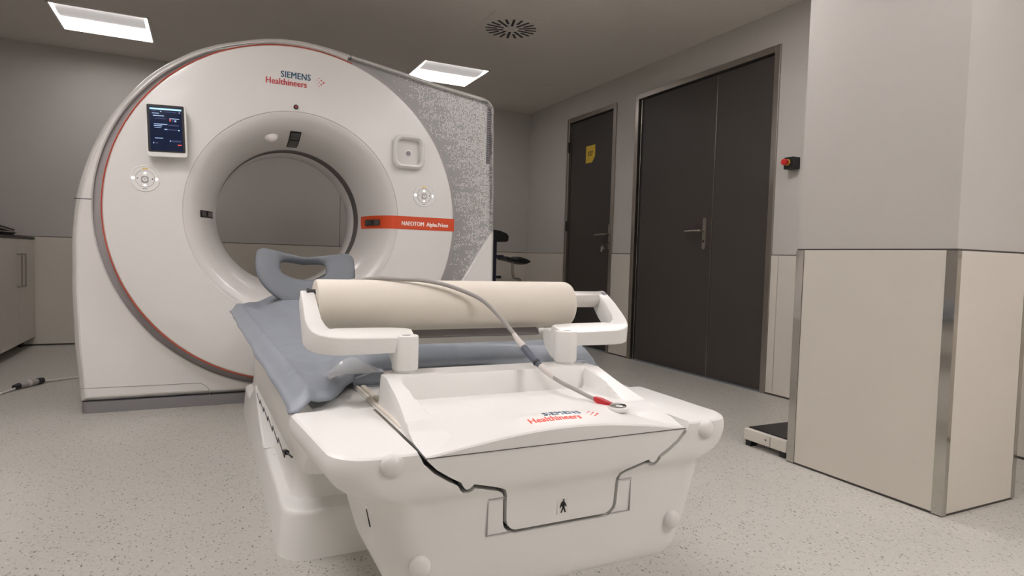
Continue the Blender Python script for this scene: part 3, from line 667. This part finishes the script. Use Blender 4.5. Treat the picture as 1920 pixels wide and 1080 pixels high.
# rails along the table top
for s in (-1, 1):
    r_ = bmesh.new(); x0, x1 = sorted((s*.2025, s*.1955)); box(GX+x0, GX+x1, .835, 1.125, .560, .578, r_)
    x0, x1 = sorted((s*.193, s*.184)); box(GX+x0, GX+x1, .865, 1.125, .560, .5785, r_)
    obj('side_rail', r_, 'roll', pt, bevel=.0025, seg=3, label='cream rail beside the tray')
# table top (long board reaching to the bore), body, pedestal
def crad(x): return .572+.03*(x/.22)**2*0
b = bmesh.new(); L = []
for y in (1.035, 1.06, 2.9, 2.98):
    w_ = .205 if y < 2.95 else .17
    L.append([(GX+x, y, z) for x, z in [(-w_, .575), (-w_*.8, .570), (-w_*.4, .562), (0, .56), (w_*.4, .562), (w_*.8, .570), (w_, .575), (w_*.95, .55), (w_*.5, .535), (0, .53), (-w_*.5, .535), (-w_*.95, .55)]])
obj('table_top', loft(L), 'white2', pt, smooth=40)
bz = []
for z, hw, y0 in ((.572, .296, .966), (.56, .302, .966), (.50, .304, .966), (.46, .300, 1.02), (.42, .290, 1.14), (.40, .280, 1.22)):
    bz.append([(GX+x, y, z-(.05*(y-1.2)/1.0 if z < .45 and y > 1.2 else 0)) for x, y in rrect(0, (y0+2.20)/2, hw, (2.20-y0)/2, .03)])
obj('table_body', loft(bz), 'white2', pt, smooth=35)
PL = [(0, 0, 0), (.112, .008, .010), (.122, .010, .013), (.127, .014, .018), (.1285, .019, .024), (.131, .034, .074), (.134, .040, .084), (.146, .045, .091), (.20, .050, .098), (.33, .058, .11), (.46, .064, .12)]
bz = []
for z, ins, fr in PL: bz.append([(GX+x, y, z) for x, y in rrect(0, (1.69+fr+3.5)/2, .265-ins, (3.5-1.69-fr)/2, .075-ins*.4, 8)])
pd = obj('pedestal', loft(bz), 'white2', pt, smooth=40, label='white floor pedestal with a stepped skirt')
b = tube([(GX-.2515, 2.31, .118), (GX-.243, 2.27, .1265), (GX-.232, 2.22, .130), (GX-.215, 2.21, .136), (GX-.19, 2.21, .148)], .0013, n=6); obj('seam', b, 'dkgrey', pt)
obj('skirt_upstand', prism([(2.30, .13), (2.75, .125), (3.08, .14), (2.70, .275), (2.50, .20)], 0, GX-.262, GX-.215), 'white2', pt, bevel=.008, seg=3)
# bellows teeth along the underside
b = bmesh.new()
for k in range(6):
    y = 1.98-k*.12; z0 = .391+k*.0058; p = [(GX-.3055, y, z0+.004), (GX-.3055, y-.118, z0-.002), (GX-.3055, y-.122, z0+.011)]
    for q, w_ in zip(p[:2], p[1:3]): cyl(q, w_, .0009, n=6, bm=b)
cyl((GX-.3055, 1.26, .430), (GX-.3055, 1.225, .438), .005, n=8, bm=b); cyl((GX-.3055, 1.225, .438), (GX-.3055, 1.15, .452), .0018, n=6, bm=b)
obj('bellows_edge', b, 'black', pt, label='dark zigzag seam under the table')
# roll holder
for s in (-1, 1):
    x = GX+s*.1515
    obj('holder_post', cyl((x, .989, .5865), (x, .989, .64), .0172, n=36), 'white2', pt, smooth=40)
    obj('holder_sleeve', rcyl((x, .989, .6275), (x, .989, .6845), .0212, .003, 40), 'white2', pt, smooth=40)
    obj('holder_gusset', prism([(.985, .680), (1.045, .684), (1.056, .672), (1.040, .645), (1.018, .631), (1.0, .6275), (.985, .6275)], 0, x-.015, x+.015), 'white2', pt, bevel=.004, seg=3)
    obj('holder_hole', cyl((x, .989, .6843), (x, .989, .6849), .0085, n=24), 'dkgrey', pt)
    # arm: swept rounded section
    C = [(-.1365, .9985, .676, .018, .0115), (-.145, .9995, .6755, .0225, .0125), (-.17, 1.001, .675, .0245, .0135), (-.24, 1.001, .675, .024, .0145), (-.258, 1.001, .675, .0238, .0148), (-.269, 1.002, .675, .0225, .0152), (-.2785, 1.0060, .6758, .0202, .016), (-.2855, 1.0130, .6785, .0175, .017), (-.290, 1.0225, .684, .0150, .0185), (-.292, 1.036, .6925, .0130, .0205), (-.292, 1.065, .7135, .0118, .021), (-.292, 1.088, .7315, .0114, .017), (-.292, 1.100, .7405, .0105, .012)]
    if s == 1: C = [(-x_, y_, z_, a_, b_) for x_, y_, z_, a_, b_ in C]
    loops = []
    for i, c_ in enumerate(C):
        p = Vector(c_[:3]); t = (Vector(C[min(i+1, len(C)-1)][:3])-Vector(C[max(i-1, 0)][:3])).normalized()
        sd = Vector((t.y, -t.x, 0)).normalized() if abs(t.x)+abs(t.y) > 1e-6 else Vector((1, 0, 0)); u_ = sd.cross(t).normalized()
        if u_.z < 0: u_ = -u_
        if i == 0: sg_ = 1 if sd.y > 0 else -1; sg_ *= (1 if u_.z > 0 else -1)
        tl = math.radians(14*(1-sstep(3, 9, i)))*sg_        # the bar's top face leans towards the foot end
        sd, u_ = sd*math.cos(tl)+u_*math.sin(tl), u_*math.cos(tl)-sd*math.sin(tl)
        loops.append([Vector((GX, 0, 0))+p+sd*a+u_*c for a, c in rrect(0, 0, c_[3], c_[4], .0025, 3)])
    obj('holder_arm', loft(loops), 'white2', pt, smooth=45, label='white bent arm of the roll holder')
obj('stub_pin', rcyl((GX-.289, 1.09, .7475), (GX-.2775, 1.09, .7475), .0050, .001, 16), 'dkgrey', pt, smooth=40)
obj('stub_pin', rcyl((GX-.2935, 1.09, .7475), (GX-.289, 1.09, .7475), .0072, .001, 16), 'dkgrey', pt, smooth=40)
obj('spindle', rcyl((GX-.2785, 1.09, .7345), (GX+.297, 1.09, .7345), .0163, .002, 32), 'alu', pt, smooth=40, label='shiny metal spindle of the roll')
obj('spindle_collar', rcyl((GX+.288, 1.09, .7345), (GX+.301, 1.09, .7345), .0172, .003, 32), 'plinth', pt, smooth=40)
obj('tear_bar', prism([(1.045, .672), (1.06, .6835), (1.064, .6825), (1.049, .670)], 0, GX-.13, GX+.128), 'ring', pt, bevel=.0008, label='grey metal tear-off bar')
obj('tear_bar_end', rcyl((GX+.128, 1.052, .6785), (GX+.152, 1.045, .6785), .0045, .001, 16), 'white2', pt, smooth=40)
# ---- things on the table
rl = thing('paper_roll', (GX-.034, 1.09, .680), 'thick cream roll of couch paper on the holder at the table foot', 'paper roll')
obj('wound_paper', cyl((GX-.279, 1.09, .7245), (GX+.2125, 1.09, .7245), .045, n=64, prof=[(0, .018), (0, .0435), (.004, .0445), (.01, .045), (.97, .045), (.985, .0445), (.995, .0425), (1, .039), (1, .018)]), 'roll', rl, smooth=40)
b = tube([(0, 1.137, .722), (0, 1.1365, .70), (0, 1.134, .68), (0, 1.128, .66), (0, 1.127, .635)], .001)
b.free(); b = bmesh.new(); prof = [(1.1345, .722), (1.1352, .70), (1.133, .68), (1.128, .66), (1.127, .648)]
lp = [[(GX-.10, y, z) for y, z in prof]+[(GX-.10, y+.0008, z) for y, z in prof[::-1]], [(GX+.185, y, z) for y, z in prof]+[(GX+.185, y+.0008, z) for y, z in prof[::-1]]]
obj('loose_paper', loft(lp), 'white2', rl, label='short free end of paper hanging behind the roll')
# vinyl sheet / mattress
def sheet():
    nx, ny = 100, 180; b = bmesh.new(); G = []
    def yf(x): return .962+.03*sstep(-.33, -.268, x)+.135*sstep(-.275, -.195, x)
    def yb(x): return 2.62+.26*sstep(-.34, -.24, x)
    for i in range(nx+1):
        s_ = i/nx; x0_ = -.334+.680*s_; row = []
        for j in range(ny+1):
            v = j/ny; y = yf(x0_)+(yb(x0_)-yf(x0_))*v
            x = x0_-.016*(y-.96)*(1-s_)**3
            xe = x0_
            z = .5985
            mt = sstep(-.235, -.16, xe)*(1-sstep(.30, .335, xe))*sstep(yf(xe), yf(xe)+.05, y)
            z += .042*mt*(.85+.15*math.cos(x*12))-.014*math.exp(-((x-.03)/.16)**2)*sstep(1.3, 1.7, y)
            z += .006*math.exp(-((xe+.300)/.007)**2)         # raised hem ridge
            z -= .016*sstep(-.305, -.334, xe)                # hem lies lower
            z -= .040*sstep(.315, .343, xe)
            if xe > -.20: z -= .045*(1-sstep(0, .018, y-yf(xe)))
            else: z -= .012*(1-sstep(0, .03, y-yf(xe)))
            wr_ = noise.noise(Vector((x*14, y*5, 1)))*.5+noise.noise(Vector((x*30+y*9, y*10, 4)))*.3
            ff = sstep(.25, -.05, x)*(.4+.6*sstep(1.9, 1.2, y))*sstep(0, .05, y-yf(xe))*sstep(-.334, -.29, xe)
            z += wr_*.006*ff
            z += ff*.0035*max(0, 1-abs(noise.noise(Vector((x*9+y*2, y*4-x*3, 9))))*9)**2
            z += .007*math.exp(-((x+.26-(y-1.0)*.10)/.008)**2)*sstep(1.35, 1.1, y)*sstep(0, .05, y-yf(xe))+.008*math.exp(-((x+.24+(y-2.3)*.25)/.012)**2)*sstep(1.7, 2.2, y)
            x += noise.noise(Vector((0, y*5, 7)))*.004*(1-s_)**8
            row.append(b.verts.new((GX+x, y, max(z, .556 if xe > -.2 else .578))))
        G.append(row)
    for i in range(nx):
        for j in range(ny): b.faces.new((G[i][j], G[i+1][j], G[i+1][j+1], G[i][j+1]))
    return b
sb = sheet()
sh = obj('vinyl_sheet', sb, 'sheet', org=(GX, 1.9, .6), smooth=60)
tag(sh, 'grey-blue vinyl sheet draped over the table mattress', 'sheet')
md = sh.modifiers.new('solid', 'SOLIDIFY'); md.thickness = .003; md.offset = -1
mt = obj('mattress', loft([[(GX+x, y, z) for x, z in [(-.17, .600), (.29, .600), (.325, .588), (.325, .5765), (-.205, .5765), (-.205, .588)]] for y in (1.13, 2.85)]), 'sheet', org=(GX, 1.9, .574), bevel=.006)
tag(mt, 'flat table mattress hidden under the grey-blue vinyl sheet', 'mattress')
# clear film corner
b = bmesh.new(); G = []
for i in range(15):
    u = i/14; row = []
    for k in range(9):
        v = k/8; x = -.262+.105*u; y = 1.045+.05*v+.02*u; z = .607+.024*math.sin(PI*min(1, u*1.05))*(.3+.7*v)+.002*math.sin(9*u+4*v); row.append(b.verts.new((GX+x, y, z)))
    G.append(row)
for p, q in zip(G, G[1:]):
    for k in range(8): b.faces.new((p[k], q[k], q[k+1], p[k+1]))
cf = obj('clear_film', b, 'clear', org=(GX-.2, 1.05, .61), smooth=60); tag(cf, 'crumpled clear plastic film under the left arm of the roll holder', 'plastic film')
# arm / head pad with opening
def pad():
    b = bmesh.new(); ntheta = 72; outer = []; inner = []
    for k in range(ntheta):
        a = 2*PI*k/ntheta; c_, s_ = math.cos(a), math.sin(a)
        X = .200*math.copysign(abs(c_)**(.28 if s_ > 0 else .55), c_); Z = .112*math.copysign(abs(s_)**(.4 if s_ > 0 else .75), s_)
        if s_ < 0: X *= (1-.34*abs(s_)**1.5); Z *= 1.45
        if s_ > 0: Z -= .022*math.exp(-(X/.09)**2)           # dip in the upper edge
        outer.append((X, Z))
        ix = .082*math.copysign(abs(c_)**.55, c_); iz = .045*math.copysign(abs(s_)**.5, s_)
        if s_ < 0: ix *= (1-.42*abs(s_)**1.6)
        inner.append((ix-.012, iz*.9+.030))
    loops = []; n = 14
    for k in range(n):
        a = 2*PI*k/n; t = .5-.5*math.cos(a); h = .022*math.sin(a)
        e = .06
        loops.append([(ox+(ix-ox)*(t*(1-2*e)+e), h, oz+(iz-oz)*(t*(1-2*e)+e)) for (ox, oz), (ix, iz) in zip(outer, inner)])
    V = [[b.verts.new(p) for p in lp] for lp in loops]
    for i in range(n):
        A, B = V[i], V[(i+1) % n]
        for k in range(ntheta): b.faces.new((A[k], A[(k+1) % ntheta], B[(k+1) % ntheta], B[k]))
    for v in b.verts:                                       # side lobes curl up
        x, y, z = v.co; z += .024*abs(x/.2)**2.5*(1 if z > 0 else .5); y -= .03*(x/.2)**2; v.co = Vector((x, y, z))
    b.transform(Matrix.Translation((GX-.075, 2.66, .718)) @ Matrix.Rotation(math.radians(-42), 4, 'X') @ Matrix.Rotation(math.radians(3), 4, 'Y'))
    return b
pdn = obj('arm_support_pad', pad(), 'foam', org=(GX-.075, 2.66, .62), smooth=70)
tag(pdn, 'grey-blue ring-shaped foam support pad tilted up at the bore end of the table', 'support pad')
# probe cable over the roll
cp = thing('sensor_cable', (GX+.05, .95, .6), 'grey cable with slate connector and red clip lying over the paper roll into the tray', 'cable')
CP = [(-.215, 1.112, .766), (-.175, 1.088, .7725), (-.13, 1.07, .7715), (-.098, 1.06, .7700), (-.054, 1.046, .7610), (-.004, 1.03, .740), (.022, 1.01, .7135), (.040, .98, .683), (.046, .965, .670)]
obj('cable_run', tube([(GX+x, y, z) for x, y, z in CP], [.0037]*7+[.0038, .004]), 'cable', cp, smooth=60)
obj('cable_boot', tube([(GX+.040, .980, .683), (GX+.044, .969, .672), (GX+.049, .956, .661)], [.0036, .0052, .0062]), 'cablew', cp, smooth=60)
obj('connector', tube([(GX+.048, .957, .662), (GX+.053, .942, .6505), (GX+.058, .929, .641)], [.0062, .0064, .0060]), 'conn', cp, smooth=60, label='slate grey barrel connector')
obj('connector_ring', tube([(GX+.058, .929, .641), (GX+.0592, .926, .639)], [.0068, .0068], sub=1), 'dkgrey', cp, smooth=40)
obj('connector', tube([(GX+.0592, .926, .639), (GX+.062, .919, .6345)], [.0056, .0050], sub=2), 'conn', cp, smooth=40)
obj('cable_yoke', tube([(GX+.062, .919, .6345), (GX+.066, .908, .6275), (GX+.074, .893, .6175)], [.0055, .0052, .003]), 'cablew', cp, smooth=60, label='white yoke of the cable')
obj('cable_run', tube([(GX+.073, .895, .619), (GX+.082, .88, .612), (GX+.096, .86, .604), (GX+.108, .838, .5965), (GX+.116, .822, .5925)], .0033), 'cable', cp, smooth=60)
b = bmesh.new(); R3 = [Vector((GX+.113, .829, .594)), Vector((GX+.1165, .818, .5915)), Vector((GX+.1225, .803, .5905)), Vector((GX+.125, .795, .5925))]
loft([[R3[0]+Vector((-.0035, 0, -.002)), R3[0]+Vector((.0035, .002, -.002)), R3[0]+Vector((.0035, .002, .004)), R3[0]+Vector((-.0035, 0, .004))],
      [R3[1]+Vector((-.006, -.001, -.003)), R3[1]+Vector((.006, .003, -.003)), R3[1]+Vector((.005, .003, .006)), R3[1]+Vector((-.005, -.001, .006))],
      [R3[2]+Vector((-.006, -.001, -.003)), R3[2]+Vector((.005, .003, -.003)), R3[2]+Vector((.004, .003, .004)), R3[2]+Vector((-.005, -.001, .004))],
      [R3[3]+Vector((-.002, -.001, -.001)), R3[3]+Vector((.002, .001, -.001)), R3[3]+Vector((.002, .001, .001)), R3[3]+Vector((-.002, -.001, .001))]], bm=b)
obj('red_clip', b, 'clip', cp, bevel=.0008, label='red clip at the cable end')

# ================================================================ SMALL THINGS IN THE ROOM
# cabinets along the left wall (fronts face +x)
XC = -1.23
def cabinet(y0, y1, label, handles, drawers=False):
    t = thing('base_cabinet', (XC-.3, (y0+y1)/2, 0), label, 'cabinet', 'base cabinets along the left wall')
    obj('carcass', box(XL+.005, XC-.022, y0+.001, y1-.001, .075, .865), 'cab', t)
    if not drawers:
        mid = (y0+y1)/2
        for a, b_, hy in ((y0, mid, mid-.055), (mid, y1, mid+.055)) if handles == 2 else ((y0, y1, y0+.05),):
            dr = obj('door', box(XC-.020, XC, a+.002, b_-.002, .075, .853), 'cab', t, bevel=.001)
            obj('handle', tube([(XC, hy, .745), (XC+.028, hy, .742), (XC+.030, hy, .73), (XC+.030, hy, .52), (XC+.028, hy, .508), (XC, hy, .505)], .006, n=10, sub=3), 'steel', dr, org=ORG[t], smooth=50)
    else:
        for z0, z1 in ((.075, .26), (.26, .46), (.46, .66), (.66, .853)):
            dr = obj('drawer', box(XC-.020, XC, y0+.002, y1-.002, z0+.002, z1-.002), 'cab', t, bevel=.001)
            obj('handle', tube([(XC, (y0+y1)/2-.12, z1-.09), (XC+.028, (y0+y1)/2-.118, z1-.09), (XC+.03, (y0+y1)/2-.1, z1-.09), (XC+.03, (y0+y1)/2+.1, z1-.09), (XC+.028, (y0+y1)/2+.118, z1-.09), (XC, (y0+y1)/2+.12, z1-.09)], .006, n=10, sub=3), 'steel', dr, org=ORG[t], smooth=50)
    for yy in (y0+.06, y1-.06):
        for xx in (XC-.08, XL+.1): obj('leg', rcyl((xx, yy, 0), (xx, yy, .075), .018, .002, 16), 'dkgrey', t)
# seam between the pair of doors sits at y = 5.75
cabinet(5.275, 6.230, 'pale laminate base cabinet with two doors and two bar handles in the far left corner', 2)
cabinet(4.67, 5.273, 'pale laminate drawer unit left of the two-door cabinet, cut by the frame edge', 0, True)
wt = obj('worktop', box(XL+.002, XC+.001, 4.67, YB-.01, .8665, .877), 'dkgrey', org=(XC-.3, 5.4, .866), bevel=.001); tag(wt, 'thin dark worktop on the cabinets at the left edge', 'worktop')
eq = thing('instrument_tray', (-1.42, 5.93, .8775), 'small open tray of instruments on the dark worktop, at the left edge', 'tray')
obj('tray_base', loft([[(x, y, .8775) for x, y in rrect(-1.44, 5.92, .10, .17, .02)], [(x, y, .905) for x, y in rrect(-1.44, 5.92, .12, .19, .02)]]), 'dkgrey', eq, smooth=30)
obj('tray_rim', prism(rrect(-1.44, 5.92, .125, .195, .02), 2, .905, .911), 'steel', eq)
b = bmesh.new(); box(-1.56, -1.34, 5.76, 6.13, .925, .931, b); b.transform(Matrix.Translation((-1.44, 5.92, .925)) @ Matrix.Rotation(math.radians(-3), 4, 'X') @ Matrix.Translation((1.44, -5.92, -.925))); obj('tray_lid', b, 'cablew', eq, bevel=.002)
b = bmesh.new(); box(-1.56, -1.338, 5.76, 6.14, .932, .944, b); b.transform(Matrix.Translation((-1.44, 5.92, .925)) @ Matrix.Rotation(math.radians(-3), 4, 'X') @ Matrix.Translation((1.44, -5.92, -.925))); obj('tray_lid', b, 'dkgrey', eq, bevel=.002)
obj('spacer', box(-1.50, -1.38, 5.82, 6.02, .905, .926), 'black', eq)
# cable with inline coupling on the floor at left
t = thing('floor_cable', (-.9, 4.4, 0), 'pale cable with a dark inline coupling lying on the floor left of the scanner', 'cable')
obj('cable_run', tube([(-1.35, 3.75, .006), (-1.12, 3.98, .006), (-1.02, 4.13, .006), (-.975, 4.26, .007), (-.945, 4.33, .012)], .0065), 'cablew', t, smooth=60)
obj('cable_run', tube([(-.857, 4.50, .014), (-.80, 4.56, .007), (-.72, 4.62, .006), (-.60, 4.66, .006), (-.45, 4.68, .006)], .0065), 'cablew', t, smooth=60)
obj('coupling', tube([(-.935, 4.355, .0205), (-.905, 4.41, .021), (-.875, 4.465, .0205)], [.017, .019, .017]), 'cable', t, smooth=40, label='grey body of the coupling')
obj('coupling_end', tube([(-.950, 4.325, .0185), (-.935, 4.355, .0205)], [.014, .018], sub=1), 'black', t, smooth=30)
obj('coupling_end', tube([(-.875, 4.465, .0205), (-.855, 4.503, .019)], [.0185, .0175], sub=1), 'black', t, smooth=30)
obj('coupling_band', tube([(-.909, 4.402, .021), (-.899, 4.420, .021)], [.020, .020], sub=1), 'cablew', t, smooth=30)
# floor scale behind the pillar
t = thing('floor_scale', (2.40, 2.05, 0), 'low floor scale with a black platform half hidden behind the pillar', 'scale')
obj('scale_body', box(2.208, 2.62, 1.835, 2.068, .026, .078), 'panel', t, bevel=.004)
obj('scale_mat', box(2.226, 2.605, 1.85, 2.056, .0782, .083), 'black', t, bevel=.001, label='black ribbed platform')
for x, y in ((2.235, 2.045), (2.235, 1.86), (2.59, 2.045), (2.59, 1.86)): obj('foot', box(x-.02, x+.02, y-.015, y+.015, 0, .026), 'black', t)
obj('scale_emblem', prism([(1.937, .056), (1.950, .056), (1.9435, .047)], 0, 2.2068, 2.208), 'ring', t)
obj('scale_seam', box(2.2072, 2.208, 1.9175, 1.9195, .03, .072), 'ring', t)
# emergency stop
t = thing('emergency_button', (XW, 2.715, 1.44), 'small black box with a red emergency push button on the wall', 'button')
obj('button_box', prism(rrect(2.715, 1.440, .036, .036, .006), 0, XW-.058, XW), 'black', t, bevel=.003)
obj('yellow_collar', cyl((XW-.058, 2.722, 1.444), (XW-.066, 2.722, 1.444), .020, n=28), 'yellow', t)
obj('red_button', rcyl((XW-.066, 2.722, 1.444), (XW-.098, 2.722, 1.444), .019, .006, 28), 'btn', t, smooth=40, label='red mushroom push button')
# treatment chair parts behind the scanner
t = thing('treatment_chair', (2.62, 5.65, 0), 'dark reclining chair partly hidden behind the right side of the scanner', 'chair')
YC = 5.6
obj('headrest', prism([(2.36, 1.075), (2.50, 1.088), (2.56, 1.080), (2.625, 1.058), (2.648, 1.035), (2.645, .985), (2.625, .975), (2.50, .975), (2.36, .985)], 1, YC-.10, YC+.10), 'black', t, bevel=.012, seg=3, label='black padded headrest')
obj('upright', box(2.505, 2.555, YC-.025, YC+.025, .05, .98), 'navy', t, bevel=.004, label='navy blue upright post')
obj('crossbar', box(2.40, 2.635, YC-.02, YC+.02, .818, .848), 'navy', t, bevel=.004)
obj('stop_block', box(2.575, 2.612, YC-.02, YC+.02, .618, .645), 'black', t, bevel=.003)
obj('link_rod', box(2.555, 2.58, YC-.01, YC+.01, .624, .638), 'navy', t)
obj('base_frame', box(2.26, 2.58, YC-.35, YC+.15, .02, .06), 'navy', t, bevel=.006)
for x in (2.29, 2.55):
    for y in (YC-.32, YC+.12): obj('foot', rcyl((x, y, 0), (x, y, .022), .025, .003, 16), 'black', t)
t = thing('saddle_stool', (2.82, 5.75, 0), 'stool with a small black saddle seat near the far corner', 'stool')
ys_ = 5.7
sp = [(-.155, .035), (-.13, .048), (-.09, .042), (-.05, .028), (-.02, .034), (.0, .046), (.04, .046), (.09, .032), (.125, .010), (.12, -.010), (.09, -.028), (.05, -.034), (.0, -.024), (-.05, -.008), (-.10, .006), (-.145, .018)]
lp = []
for k, sc_ in ((-1, .55), (-.8, .85), (-.4, 1), (.4, 1), (.8, .85), (1, .55)):
    lp.append([(2.815+x*(.9+.1*sc_), ys_+k*.12, .790+z*sc_) for x, z in sp])
obj('seat', loft(lp), 'black', t, smooth=50)
obj('seat_post', tube([(2.79, ys_, .775), (2.79, ys_, .70), (2.80, ys_, .64), (2.815, ys_, .618), (2.87, ys_, .610), (2.87, ys_, .60)], .012, n=12), 'steel', t, smooth=50)
obj('column', rcyl((2.87, ys_, .055), (2.87, ys_, .612), .022, .003, 20), 'steel', t)
for k in range(5):
    a = 2*PI*k/5; obj('leg', tube([(2.87, ys_, .07), (2.87+.12*math.cos(a), ys_+.12*math.sin(a), .06), (2.87+.21*math.cos(a), ys_+.21*math.sin(a), .045)], [.018, .015, .012], n=8, sub=2), 'dkgrey', t)
    obj('caster', rcyl((2.87+.21*math.cos(a)-.012, ys_+.21*math.sin(a), .025), (2.87+.21*math.cos(a)+.012, ys_+.21*math.sin(a), .025), .025, .003, 16), 'black', t)
